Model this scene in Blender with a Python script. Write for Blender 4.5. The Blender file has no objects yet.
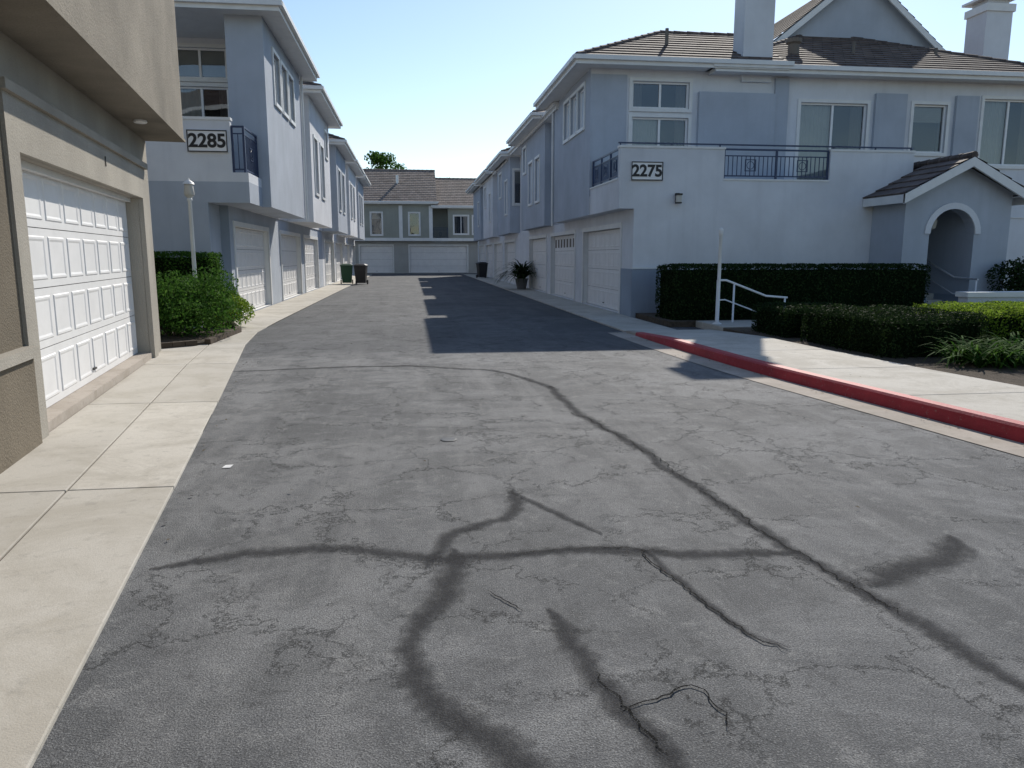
import bpy, math, random
import numpy as np
from mathutils import Matrix, Vector
random.seed(7); rng=np.random.default_rng(7)
S=bpy.context.scene
# ------------------------------------------------------------------ materials
def newmat(name):
    m=bpy.data.materials.new(name); m.use_nodes=True
    nt=m.node_tree; b=nt.nodes['Principled BSDF']; return m,nt,b
def N(nt,t,**k):
    n=nt.nodes.new(t)
    for a,v in k.items(): setattr(n,a,v)
    return n
def L(nt,a,b): nt.links.new(a,b)
def noise(nt,scale,detail=4,rough=.6,vec=None,dist=0):
    n=N(nt,'ShaderNodeTexNoise'); n.inputs['Scale'].default_value=scale
    n.inputs['Detail'].default_value=detail; n.inputs['Roughness'].default_value=rough
    n.inputs['Distortion'].default_value=dist
    if vec is not None: L(nt,vec,n.inputs['Vector'])
    return n.outputs['Fac']
def ramp(nt,fac,stops):
    r=N(nt,'ShaderNodeValToRGB'); e=r.color_ramp.elements
    while len(e)<len(stops): e.new(.5)
    for i,(p,c) in enumerate(stops):
        e[i].position=p; e[i].color=(c,c,c,1) if isinstance(c,(int,float)) else (*c,1)
    L(nt,fac,r.inputs['Fac']); return r.outputs['Color']
def mixc(nt,fac,a,b,mode='MIX'):
    m=N(nt,'ShaderNodeMix',data_type='RGBA',blend_type=mode)
    for s,v in ((0,fac),(6,a),(7,b)):
        if hasattr(v,'is_linked') : L(nt,v,m.inputs[s])
        elif s==0: m.inputs[0].default_value=v
        else: m.inputs[s].default_value=(*v,1)
    return m.outputs[2]
def coord(nt,scale=(1,1,1)):
    tc=N(nt,'ShaderNodeTexCoord'); mp=N(nt,'ShaderNodeMapping'); mp.inputs['Scale'].default_value=scale
    L(nt,tc.outputs['Object'],mp.inputs['Vector']); return mp.outputs['Vector']
def bump(nt,b,h,strength,dist):
    n=N(nt,'ShaderNodeBump'); n.inputs['Strength'].default_value=strength; n.inputs['Distance'].default_value=dist
    L(nt,h,n.inputs['Height']); L(nt,n.outputs[0],b.inputs['Normal'])
def stucco(name,c,bs=.5,grain=90,var=.12):
    m,nt,b=newmat(name); v=coord(nt)
    f1=noise(nt,.7,5,.6,v); f2=noise(nt,grain,3,.6,v)
    vs=coord(nt,(2.5,2.5,.18)); f3=noise(nt,1.6,4,.6,vs)
    lo=tuple(x*(1-var*1.3) for x in c); hi=tuple(min(1,x*(1+var*.5)) for x in c)
    a=mixc(nt,ramp(nt,f1,[(.3,0),(.7,1)]),lo,hi)
    a=mixc(nt,ramp(nt,f3,[(.5,0),(.8,.35)]),a,tuple(x*.72 for x in c))
    a=mixc(nt,ramp(nt,f2,[(.3,.25),(.6,0)]),a,tuple(x*.6 for x in c))
    L(nt,a,b.inputs['Base Color']); b.inputs['Roughness'].default_value=.92
    b.inputs['Specular IOR Level'].default_value=.2
    bump(nt,b,f2,bs,.012); return m
def paint(name,c,rough=.5,var=.06,spec=.4,metal=0,bs=.15):
    m,nt,b=newmat(name); v=coord(nt); f=noise(nt,3,6,.65,v)
    a=mixc(nt,ramp(nt,f,[(.3,0),(.7,1)]),tuple(x*(1-var*2) for x in c),c)
    L(nt,a,b.inputs['Base Color']); b.inputs['Roughness'].default_value=rough
    b.inputs['Specular IOR Level'].default_value=spec; b.inputs['Metallic'].default_value=metal
    bump(nt,b,noise(nt,60,2,.5,v),bs,.002); return m
M={}
M['white_stucco']=stucco('pale_stucco',(.71,.725,.755))
M['blue_stucco']=stucco('blue_grey_stucco',(.45,.49,.55))
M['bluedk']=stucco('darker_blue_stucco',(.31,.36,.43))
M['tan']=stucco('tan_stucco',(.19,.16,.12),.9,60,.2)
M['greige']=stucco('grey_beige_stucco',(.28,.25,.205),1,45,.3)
M['sage']=stucco('sage_stucco',(.33,.34,.30))
M['ltgrey']=stucco('light_grey_stucco',(.42,.42,.40),.5,70,.12)
M['warmgrey']=stucco('warm_grey_stucco',(.39,.36,.31),.6,60,.18)
M['trim']=paint('white_trim',(.76,.76,.745))
M['gdoor']=paint('garage_door_paint',(.78,.77,.76),.45,.05)
M['vinyl']=paint('white_vinyl',(.8,.8,.8),.35,.03)
M['rail']=paint('dark_blue_metal',(.03,.05,.11),.4)
M['dark']=paint('dark_interior',(.015,.016,.018),.9,spec=.1)
M['black']=paint('black_paint',(.02,.02,.022),.5)
M['binblack']=paint('black_plastic',(.018,.018,.02),.45)
M['bingreen']=paint('green_plastic',(.015,.065,.03),.45)
M['blind']=paint('window_blind',(.55,.53,.48),.7)
M['curtain']=paint('dark_curtain',(.16,.14,.12),.8)
M['drape']=paint('pale_drape',(.62,.60,.55),.8)
M['terracotta']=paint('planter_pot',(.10,.10,.10),.6)
M['bark']=paint('bark',(.09,.065,.045),.9,.25,bs=1)
M['paper']=paint('paper',(.8,.8,.8),.8)
M['deadleaf']=paint('dry_leaf',(.13,.095,.055),.8,.3)
def glassmat():
    m,nt,b=newmat('window_glass'); nt.nodes.remove(b); out=nt.nodes['Material Output']
    g=N(nt,'ShaderNodeBsdfGlossy'); g.inputs['Roughness'].default_value=.02; g.inputs['Color'].default_value=(.85,.92,1,1)
    t=N(nt,'ShaderNodeBsdfTransparent'); t.inputs['Color'].default_value=(.78,.82,.84,1)
    fr=N(nt,'ShaderNodeFresnel'); fr.inputs['IOR'].default_value=1.9
    v=coord(nt); bp=N(nt,'ShaderNodeBump'); bp.inputs['Strength'].default_value=.2; bp.inputs['Distance'].default_value=.05
    L(nt,noise(nt,1.1,1,.5,v),bp.inputs['Height']); L(nt,bp.outputs[0],g.inputs['Normal'])
    mx=N(nt,'ShaderNodeMixShader'); L(nt,fr.outputs[0],mx.inputs[0]); L(nt,t.outputs[0],mx.inputs[1]); L(nt,g.outputs[0],mx.inputs[2])
    L(nt,mx.outputs[0],out.inputs['Surface']); return m
M['glass']=glassmat()
def asphalt():
    m,nt,b=newmat('asphalt'); v=coord(nt)
    big=noise(nt,.38,7,.68,v,1.2); mid=noise(nt,1.5,8,.75,v,.5); fine=noise(nt,150,2,.7,v); g2=noise(nt,38,5,.8,v); blot=noise(nt,5,7,.78,v,.4)
    st=coord(nt,(1.8,.10,1)); streak=noise(nt,1.5,6,.65,st)
    a=mixc(nt,ramp(nt,big,[(.40,0),(.56,1)]),(.098,.101,.107),(.215,.218,.222))
    a=mixc(nt,ramp(nt,mid,[(.47,0),(.56,.7)]),a,(.095,.098,.102))
    a=mixc(nt,ramp(nt,streak,[(.48,0),(.66,.6)]),a,(.245,.245,.245))
    a=mixc(nt,ramp(nt,blot,[(.55,0),(.63,.5)]),a,(.29,.29,.285))
    a=mixc(nt,ramp(nt,blot,[(.34,.6),(.44,0)]),a,(.055,.055,.058))
    a=mixc(nt,ramp(nt,fine,[(.40,.75),(.55,0)]),a,(.055,.055,.057))
    a=mixc(nt,ramp(nt,fine,[(.58,0),(.72,.7)]),a,(.38,.38,.37))
    a=mixc(nt,ramp(nt,g2,[(.33,.6),(.47,0)]),a,(.06,.06,.063))
    a=mixc(nt,ramp(nt,g2,[(.58,0),(.68,.35)]),a,(.30,.30,.29))
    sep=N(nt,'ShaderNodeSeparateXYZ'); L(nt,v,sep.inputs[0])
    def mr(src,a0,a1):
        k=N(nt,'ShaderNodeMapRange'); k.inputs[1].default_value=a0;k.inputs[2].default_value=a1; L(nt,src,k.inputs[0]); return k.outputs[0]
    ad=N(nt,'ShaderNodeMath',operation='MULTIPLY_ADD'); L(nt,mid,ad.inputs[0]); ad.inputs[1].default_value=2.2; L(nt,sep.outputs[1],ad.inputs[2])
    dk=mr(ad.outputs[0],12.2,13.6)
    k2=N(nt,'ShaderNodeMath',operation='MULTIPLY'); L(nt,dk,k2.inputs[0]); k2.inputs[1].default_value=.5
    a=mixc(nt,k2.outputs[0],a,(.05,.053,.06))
    vo=N(nt,'ShaderNodeTexVoronoi',feature='DISTANCE_TO_EDGE'); vo.inputs['Scale'].default_value=2.6
    wn=N(nt,'ShaderNodeTexNoise'); wn.inputs['Scale'].default_value=3; wn.inputs['Detail'].default_value=9; wn.inputs['Roughness'].default_value=.72; L(nt,v,wn.inputs['Vector'])
    va=N(nt,'ShaderNodeMix',data_type='VECTOR'); va.inputs[0].default_value=.45; L(nt,v,va.inputs[4]); L(nt,wn.outputs['Color'],va.inputs[5]); L(nt,va.outputs[1],vo.inputs['Vector'])
    cr=ramp(nt,vo.outputs['Distance'],[(.0,1),(.012,0)])
    mk=ramp(nt,noise(nt,.9,4,.65,v),[(.42,0),(.52,1)])
    cm=N(nt,'ShaderNodeMath',operation='MULTIPLY'); L(nt,cr,cm.inputs[0]); L(nt,mk,cm.inputs[1])
    cs=N(nt,'ShaderNodeMath',operation='MULTIPLY'); L(nt,cm.outputs[0],cs.inputs[0]); cs.inputs[1].default_value=.85
    a=mixc(nt,cs.outputs[0],a,(.02,.02,.02))
    L(nt,a,b.inputs['Base Color']); b.inputs['Roughness'].default_value=.85; b.inputs['Specular IOR Level'].default_value=.3
    hh=N(nt,'ShaderNodeMath',operation='MULTIPLY_ADD'); L(nt,g2,hh.inputs[0]); hh.inputs[1].default_value=.8; L(nt,fine,hh.inputs[2])
    h2=N(nt,'ShaderNodeMath',operation='MULTIPLY_ADD'); L(nt,cm.outputs[0],h2.inputs[0]); h2.inputs[1].default_value=-1.5; L(nt,hh.outputs[0],h2.inputs[2])
    bump(nt,b,h2.outputs[0],.7,.009); return m
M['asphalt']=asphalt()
def sealer(name,c,op,soft=.5,amp=.9,thr=.12,sc=11):
    m,nt,b=newmat(name); v=coord(nt)
    uv=N(nt,'ShaderNodeUVMap'); sp=N(nt,'ShaderNodeSeparateXYZ'); L(nt,uv.outputs[0],sp.inputs[0])
    m1=N(nt,'ShaderNodeMath',operation='MULTIPLY_ADD'); L(nt,sp.outputs[1],m1.inputs[0]); m1.inputs[1].default_value=2; m1.inputs[2].default_value=-1
    m2=N(nt,'ShaderNodeMath',operation='ABSOLUTE'); L(nt,m1.outputs[0],m2.inputs[0])
    m3=N(nt,'ShaderNodeMath',operation='SUBTRACT'); m3.inputs[0].default_value=1; L(nt,m2.outputs[0],m3.inputs[1])
    m4=N(nt,'ShaderNodeMath',operation='ADD'); L(nt,m3.outputs[0],m4.inputs[0])
    n1=N(nt,'ShaderNodeMath',operation='MULTIPLY_ADD'); L(nt,noise(nt,sc,8,.8,v),n1.inputs[0]); n1.inputs[1].default_value=amp; n1.inputs[2].default_value=-amp*.5
    L(nt,n1.outputs[0],m4.inputs[1])
    al=ramp(nt,m4.outputs[0],[(thr,0),(thr+soft,op)])
    ed=ramp(nt,m3.outputs[0],[(0,0),(.2,1)])
    mm=N(nt,'ShaderNodeMath',operation='MULTIPLY'); L(nt,al,mm.inputs[0]); L(nt,ed,mm.inputs[1])
    fine=noise(nt,150,2,.7,v); g2=noise(nt,38,5,.8,v)
    a=mixc(nt,ramp(nt,fine,[(.50,0),(.72,.7)]),c,(.15,.15,.15))
    L(nt,a,b.inputs['Base Color']); b.inputs['Roughness'].default_value=1; b.inputs['Specular IOR Level'].default_value=.08
    L(nt,mm.outputs[0],b.inputs['Alpha'])
    hh=N(nt,'ShaderNodeMath',operation='MULTIPLY_ADD'); L(nt,g2,hh.inputs[0]); hh.inputs[1].default_value=.8; L(nt,fine,hh.inputs[2])
    bump(nt,b,hh.outputs[0],.6,.008); return m
M['seal']=sealer('crack_sealer',(.046,.046,.049),.66,.75,2.0,.15,18)
M['crack']=sealer('crack_line',(.008,.008,.008),1,.15,.5,.2)
def concrete(name,c):
    m,nt,b=newmat(name); v=coord(nt)
    ge=N(nt,'ShaderNodeNewGeometry')
    a=mixc(nt,ramp(nt,ge.outputs['Random Per Island'],[(0,0),(1,1)]),tuple(x*.82 for x in c),tuple(x*1.06 for x in c))
    a=mixc(nt,ramp(nt,noise(nt,1.4,8,.72,v,.5),[(.44,0),(.60,.6)]),a,tuple(x*q for x,q in zip(c,(.66,.64,.60))))
    a=mixc(nt,ramp(nt,noise(nt,9,6,.75,v),[(.56,0),(.68,.5)]),a,tuple(x*.5 for x in c))
    f=noise(nt,160,2,.6,v)
    a=mixc(nt,ramp(nt,f,[(.35,.35),(.55,0)]),a,tuple(x*.6 for x in c))
    L(nt,a,b.inputs['Base Color']); b.inputs['Roughness'].default_value=.9; b.inputs['Specular IOR Level'].default_value=.25
    bump(nt,b,f,.35,.004); return m
M['conc']=concrete('concrete',(.55,.515,.455)); M['conc2']=concrete('gutter_concrete',(.43,.38,.33))
M['joint']=paint('joint_dark',(.05,.045,.04),.95,spec=.1)
def redpaint():
    m,nt,b=newmat('red_curb_paint'); v=coord(nt)
    a=mixc(nt,ramp(nt,noise(nt,2.5,5,.7,v),[(.3,0),(.7,1)]),(.27,.012,.022),(.42,.025,.04))
    a=mixc(nt,ramp(nt,noise(nt,22,6,.8,v),[(.59,0),(.66,.85)]),a,(.30,.20,.18))
    L(nt,a,b.inputs['Base Color']); b.inputs['Roughness'].default_value=.65; bump(nt,b,noise(nt,50,4,.7,v),.5,.006); return m
M['red']=redpaint()
def soil():
    m,nt,b=newmat('soil'); v=coord(nt)
    a=mixc(nt,ramp(nt,noise(nt,12,6,.8,v),[(.35,0),(.65,1)]),(.05,.035,.022),(.13,.10,.07))
    L(nt,a,b.inputs['Base Color']); b.inputs['Roughness'].default_value=1; bump(nt,b,noise(nt,30,5,.8,v),1,.04); return m
M['soil']=soil()
def tiles(name,c1,c2,c3):
    m,nt,b=newmat(name); uv=N(nt,'ShaderNodeUVMap')
    br=N(nt,'ShaderNodeTexBrick'); L(nt,uv.outputs[0],br.inputs['Vector'])
    br.inputs['Scale'].default_value=1; br.inputs['Brick Width'].default_value=.32; br.inputs['Row Height'].default_value=.34
    br.inputs['Mortar Size'].default_value=.012; br.inputs['Color1'].default_value=(*c1,1); br.inputs['Color2'].default_value=(*c2,1)
    br.inputs['Mortar'].default_value=(.015,.013,.012,1); br.inputs['Bias'].default_value=-.1
    v=coord(nt); a=mixc(nt,ramp(nt,noise(nt,2,6,.7,v),[(.4,0),(.75,.6)]),br.outputs['Color'],c3)
    L(nt,a,b.inputs['Base Color']); b.inputs['Roughness'].default_value=.85
    iv=N(nt,'ShaderNodeMath',operation='SUBTRACT'); iv.inputs[0].default_value=1; L(nt,br.outputs['Fac'],iv.inputs[1])
    bump(nt,b,iv.outputs[0],.8,.03); return m
M['tile']=tiles('roof_tile',(.075,.055,.048),(.16,.12,.105),(.17,.145,.13))
M['tile2']=tiles('brown_roof_tile',(.15,.115,.095),(.26,.20,.17),(.28,.24,.21))
def leafmat(name,c1,c2,c3,trans=.25):
    m,nt,b=newmat(name); ge=N(nt,'ShaderNodeNewGeometry')
    r=N(nt,'ShaderNodeValToRGB'); e=r.color_ramp.elements; e.new(.5)
    for i,(p,c) in enumerate(((0,c1),(.5,c2),(1,c3))): e[i].position=p; e[i].color=(*c,1)
    L(nt,ge.outputs['Random Per Island'],r.inputs[0])
    v=coord(nt); a=mixc(nt,ramp(nt,noise(nt,3.2,3,.6,v),[(.35,.55),(.6,0)]),r.outputs[0],tuple(x*.55 for x in c1))
    L(nt,a,b.inputs['Base Color']); b.inputs['Roughness'].default_value=.75; b.inputs['Specular IOR Level'].default_value=.06
    t=N(nt,'ShaderNodeBsdfTranslucent'); L(nt,a,t.inputs[0]); mx=N(nt,'ShaderNodeMixShader'); mx.inputs[0].default_value=trans
    o=nt.nodes['Material Output']; L(nt,b.outputs[0],mx.inputs[1]); L(nt,t.outputs[0],mx.inputs[2]); L(nt,mx.outputs[0],o.inputs[0]); return m
M['leafdk']=leafmat('hedge_leaf_dark',(.012,.026,.010),(.022,.042,.014),(.04,.07,.02))
M['leafmd']=leafmat('bush_leaf',(.03,.085,.014),(.06,.14,.022),(.11,.21,.04),.4)
M['leaflt']=leafmat('hedge_leaf_light',(.11,.18,.02),(.19,.29,.03),(.30,.40,.06),.5)
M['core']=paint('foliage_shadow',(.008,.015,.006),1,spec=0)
# ------------------------------------------------------------------ mesh builder
ID=lambda u,n,z:(u,n,z)
class MB:
    def __init__(s): s.v=[];s.f=[];s.m=[];s.uv=[];s.T=ID;s.mats=[];s.tile='tile'
    def mi(s,k):
        if k=='tile': k=s.tile
        if k not in s.mats: s.mats.append(k)
        return s.mats.index(k)
    def face(s,pts,mat,uv=None):
        i=len(s.v); s.v+= [s.T(*p) for p in pts]; s.f.append(list(range(i,i+len(pts)))); s.m.append(s.mi(mat)); s.uv.append(uv)
    def poly(s,pts,faces,mat):
        i=len(s.v); s.v+=[s.T(*p) for p in pts]
        for f in faces: s.f.append([i+k for k in f]); s.m.append(s.mi(mat)); s.uv.append(None)
    def box(s,a0,a1,b0,b1,c0,c1,mat):
        P=[(a0,b0,c0),(a1,b0,c0),(a1,b1,c0),(a0,b1,c0),(a0,b0,c1),(a1,b0,c1),(a1,b1,c1),(a0,b1,c1)]
        s.poly(P,[(0,3,2,1),(4,5,6,7),(0,1,5,4),(1,2,6,5),(2,3,7,6),(3,0,4,7)],mat)
    def prism(s,pts,z0,z1,mat):
        n=len(pts); P=[(x,y,z0) for x,y in pts]+[(x,y,z1) for x,y in pts]
        s.poly(P,[tuple(range(n))[::-1],tuple(range(n,2*n))]+[(i,(i+1)%n,n+(i+1)%n,n+i) for i in range(n)],mat)
    def tube(s,pts,r,mat,n=10,r2=None):
        pts=[Vector(p) for p in pts]; rings=[]
        for i,p in enumerate(pts):
            d=(pts[min(i+1,len(pts)-1)]-pts[max(i-1,0)]).normalized()
            a=d.orthogonal().normalized() if abs(d.z)>.9 else d.cross(Vector((0,0,1))).normalized()
            b=d.cross(a); rr=r if r2 is None else r+(r2-r)*i/(len(pts)-1)
            rings.append([p+rr*(a*math.cos(t)+b*math.sin(t)) for t in [2*math.pi*k/n for k in range(n)]])
        P=[tuple(q) for R in rings for q in R]; F=[]
        for i in range(len(pts)-1):
            for k in range(n): F.append((i*n+k,i*n+(k+1)%n,(i+1)*n+(k+1)%n,(i+1)*n+k))
        F.append(tuple(range(n))); F.append(tuple((len(pts)-1)*n+k for k in range(n)))
        s.poly(P,F,mat)
    def lathe(s,cx,cy,prof,mat,n=20):
        P=[];F=[]
        for r,z in prof:
            for k in range(n): P.append((cx+r*math.cos(2*math.pi*k/n),cy+r*math.sin(2*math.pi*k/n),z))
        for i in range(len(prof)-1):
            for k in range(n): F.append((i*n+k,i*n+(k+1)%n,(i+1)*n+(k+1)%n,(i+1)*n+k))
        F.append(tuple(range(n))); F.append(tuple((len(prof)-1)*n+k for k in range(n)))
        s.poly(P,F,mat)
    def obj(s,name,parent=None,smooth=False,bevel=0):
        me=bpy.data.meshes.new(name); me.from_pydata(s.v,[],s.f)
        for k in s.mats: me.materials.append(M[k])
        me.polygons.foreach_set('material_index',s.m)
        if any(u for u in s.uv):
            l=me.uv_layers.new(name='UVMap'); li=0
            for f,u in zip(s.f,s.uv):
                for k in range(len(f)):
                    if u: l.data[li].uv=u[k]
                    li+=1
        me.update(); o=bpy.data.objects.new(name,me); S.collection.objects.link(o)
        if smooth:
            for p in me.polygons: p.use_smooth=True
        if bevel:
            b=o.modifiers.new('bevel','BEVEL'); b.width=bevel; b.segments=2; b.limit_method='ANGLE'
        if parent: o.parent=parent
        return o
def empty(name):
    e=bpy.data.objects.new(name,None); S.collection.objects.link(e); return e
# ------------------------------------------------------------------ facade parts (u along wall, n outward, z up)
def garage_door(mb,u0,u1,z0,z1,n,rows=4,cols=8,lites=False):
    mb.box(u0,u1,n-.06,n-.012,z0,z1,'dark')
    hs=(z1-z0)/rows; cw=(u1-u0)/cols
    for r in range(rows):
        a=z0+r*hs+.004; b=z0+(r+1)*hs-.004
        mb.box(u0+.004,u1-.004,n-.011,n,a,b,'gdoor')
        for c in range(cols):
            p0=u0+c*cw+.055; p1=u0+(c+1)*cw-.055; q0=a+.07; q1=b-.07
            top=lites and r==rows-1
            R=[]
            for ins,d in ((0,.0005),(.010,.009),(.028,.009),(.048,.002)):
                R+=[(p0+ins,n+d,q0+ins),(p1-ins,n+d,q0+ins),(p1-ins,n+d,q1-ins),(p0+ins,n+d,q1-ins)]
            F=[]
            for i in range(3):
                for k in range(4): F.append((i*4+k,i*4+(k+1)%4,(i+1)*4+(k+1)%4,(i+1)*4+k))
            mb.poly(R,F,'gdoor'); mb.face(R[12:16],'curtain' if top else 'gdoor')
    mb.box((u0+u1)/2-.06,(u0+u1)/2+.06,n+.001,n+.03,z0+.12,z0+.14,'black')
def window(mb,u0,u1,z0,z1,cols=1,rows=1,blind=.6,surround=True,d=.12,half=0):
    if surround:
        w=.09
        mb.box(u0-w,u0,-.01,.035,z0-w,z1+w,'trim'); mb.box(u1,u1+w,-.01,.035,z0-w,z1+w,'trim')
        mb.box(u0,u1,-.01,.035,z1,z1+w,'trim'); mb.box(u0,u1,-.01,.05,z0-w,z0,'trim')
    f=.05; cw=(u1-u0)/cols; rh=(z1-z0)/rows
    mb.box(u0+.001,u0+f,-d,-d+.06,z0+.001,z1-.001,'vinyl'); mb.box(u1-f,u1-.001,-d,-d+.06,z0+.001,z1-.001,'vinyl')
    mb.box(u0+f,u1-f,-d,-d+.06,z0+.001,z0+f,'vinyl'); mb.box(u0+f,u1-f,-d,-d+.06,z1-f,z1-.001,'vinyl')
    for c in range(1,cols): mb.box(u0+c*cw-.03,u0+c*cw+.03,-d+.001,-d+.055,z0+f,z1-f,'vinyl')
    for r in range(1,rows): mb.box(u0+f,u1-f,-d+.002,-d+.045,z0+r*rh-.02,z0+r*rh+.02,'vinyl')
    mb.face([(u0,-d+.02,z0),(u1,-d+.02,z0),(u1,-d+.02,z1),(u0,-d+.02,z1)],'glass')
    mb.face([(u0,-.34,z0),(u1,-.34,z0),(u1,-.34,z1),(u0,-.34,z1)],'dark')
    if blind>0:
        zb=z1-(z1-z0)*blind; k=int((z1-zb)/.05)
        for i in range(k):
            z=z1-.02-i*.05
            mb.face([(u0+.03,-d-.03,z),(u1-.03,-d-.03,z),(u1-.03,-d-.055,z-.044),(u0+.03,-d-.055,z-.044)],'blind')
    else:
        w=(u1-u0)
        S2=[(u0,u0+w*(.5 if half else .2),'drape' if half else 'curtain'),(u1-w*.2,u1,'curtain')]
        for a,b,mt in S2:
            n=max(6,int((b-a)/.06))
            for i in range(n):
                x0=a+(b-a)*i/n;x1=a+(b-a)*(i+1)/n; dd=.03*(i%2)
                mb.face([(x0,-d-.05-dd,z0),(x1,-d-.08+dd,z0),(x1,-d-.08+dd,z1),(x0,-d-.05-dd,z1)],mt)
def shell(mb,T,u0,u1,z0,z1,holes,mat):
    mb.T=T
    us=sorted({u0,u1,*[h[1] for h in holes],*[h[2] for h in holes]}); zs=sorted({z0,z1,*[h[3] for h in holes],*[h[4] for h in holes]})
    us=[u for u in us if u0<=u<=u1]; zs=[z for z in zs if z0<=z<=z1]
    for a,b in zip(us,us[1:]):
        for c,d in zip(zs,zs[1:]):
            mu,mz=(a+b)/2,(c+d)/2
            if any(h[1]<mu<h[2] and h[3]<mz<h[4] for h in holes): continue
            mb.face([(a,0,c),(b,0,c),(b,0,d),(a,0,d)],mat)
    for h in holes:
        k,a,b,c,d=h[:5]; o=h[5] if len(h)>5 else {}
        D=.36 if k=='win' else .2
        rm='trim' if k=='garage' else mat
        mb.face([(a,0,c),(a,-D,c),(a,-D,d),(a,0,d)],rm); mb.face([(b,0,c),(b,-D,c),(b,-D,d),(b,0,d)],rm)
        mb.face([(a,0,d),(b,0,d),(b,-D,d),(a,-D,d)],rm)
        if k!='g': mb.face([(a,0,c),(b,0,c),(b,-D,c),(a,-D,c)],rm)
        if k=='win': window(mb,a,b,c,d,**o)
        if k=='garage':
            garage_door(mb,a+.01,b-.01,c+.01,d-.01,-.13,**o)
            w=.12; mb.box(a-w,a,-.01,.03,c+.002,d+w,'trim'); mb.box(b,b+w,-.01,.03,c+.002,d+w,'trim'); mb.box(a,b,-.01,.03,d,d+w,'trim')
    mb.T=ID
def volume(mb,x0,x1,y0,y1,z0,z1,mat,holes={},mats={}):
    F={'-Y':((lambda u,n,z:(u,y0-n,z)),x0,x1),'+Y':((lambda u,n,z:(u,y1+n,z)),x0,x1),
       '-X':((lambda u,n,z:(x0-n,u,z)),y0,y1),'+X':((lambda u,n,z:(x1+n,u,z)),y0,y1)}
    for k,(T,a,b) in F.items(): shell(mb,T,a,b,z0,z1,holes.get(k,[]),mats.get(k,mat))
    mb.face([(x0,y0,z1),(x1,y0,z1),(x1,y1,z1),(x0,y1,z1)],mat); mb.face([(x0,y0,z0),(x1,y0,z0),(x1,y1,z0),(x0,y1,z0)],mat)
def plane_tiles(mb,e0,e1,r1,r0,row=.34):
    e0,e1,r0,r1=map(Vector,(e0,e1,r0,r1)); ax=(e1-e0).normalized(); nrm=(e1-e0).cross(r0-e0).normalized()
    if nrm.z<0: nrm=-nrm
    up=(r0-e0)-ax*((r0-e0).dot(ax)); Ls=up.length; n=max(1,int(round(Ls/row)))
    org=e0
    for i in range(n):
        a,b=i/n,(i+1)/n
        p0=e0.lerp(r0,a);p1=e1.lerp(r1,a);p2=e1.lerp(r1,b);p3=e0.lerp(r0,b)
        h=nrm*.035; g=nrm*.006
        top=[p0+h,p1+h,p2+g,p3+g]
        s=i*.34+17
        uv=[((p-org).dot(ax)+40,s+(.02 if j<2 else .32)) for j,p in enumerate((p0,p1,p2,p3))]
        mb.face([tuple(p) for p in top],'tile',uv)
        mb.face([tuple(p) for p in (p0,p1,p1+h,p0+h)],'tile',[uv[0],uv[1],uv[1],uv[0]])
def caps(mb,a,b,r=.09):
    a,b=Vector(a),Vector(b); n=max(1,int((b-a).length/.38))
    for i in range(n):
        p=a.lerp(b,i/n);q=a.lerp(b,(i+1.05)/n)
        mb.tube([tuple(p),tuple(q)],r*1.0,'tile',8,r*.8)
def hip_roof(mb,x0,x1,y0,y1,z,s,hip=(1,1),along=None,fascia=.2,soff='trim'):
    along=along or ('x' if (x1-x0)>(y1-y0) else 'y')
    if along=='x': W=lambda a,b,c:(a,b,c); a0,a1,b0,b1=x0,x1,y0,y1
    else: W=lambda a,b,c:(b,a,c); a0,a1,b0,b1=y0,y1,x0,x1
    hw=(b1-b0)/2; bm=(b0+b1)/2; zr=z+hw*s; ra0=a0+(hw if hip[0] else 0); ra1=a1-(hw if hip[1] else 0)
    if ra0>ra1: ra0=ra1=(a0+a1)/2
    A,B,C,D=W(a0,b0,z),W(a1,b0,z),W(a1,b1,z),W(a0,b1,z); R0,R1=W(ra0,bm,zr),W(ra1,bm,zr)
    plane_tiles(mb,A,B,R1,R0); plane_tiles(mb,D,C,R1,R0)
    caps(mb,R0,R1)
    if hip[0]: plane_tiles(mb,A,D,R0,R0); caps(mb,A,R0); caps(mb,D,R0)
    else: mb.face([A,D,R0],'blue_stucco')
    if hip[1]: plane_tiles(mb,B,C,R1,R1); caps(mb,B,R1); caps(mb,C,R1)
    else: mb.face([B,C,R1],'blue_stucco')
    mb.face([(x0,y0,z-.17),(x1,y0,z-.17),(x1,y1,z-.17),(x0,y1,z-.17)],soff)
    f=fascia
    mb.box(x0-.03,x1+.03,y0-.03,y0,z-f,z,'trim'); mb.box(x0-.03,x1+.03,y1,y1+.03,z-f,z,'trim')
    mb.box(x0-.03,x0,y0,y1,z-f,z,'trim'); mb.box(x1,x1+.03,y0,y1,z-f,z,'trim')
    mb.box(x0-.11,x1+.11,y0-.12,y0-.03,z-.1,z+.01,'trim'); mb.box(x0-.12,x0-.03,y0-.03,y1,z-.1,z+.01,'trim')
    mb.box(x1+.03,x1+.12,y0-.03,y1,z-.1,z+.01,'trim')
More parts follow.
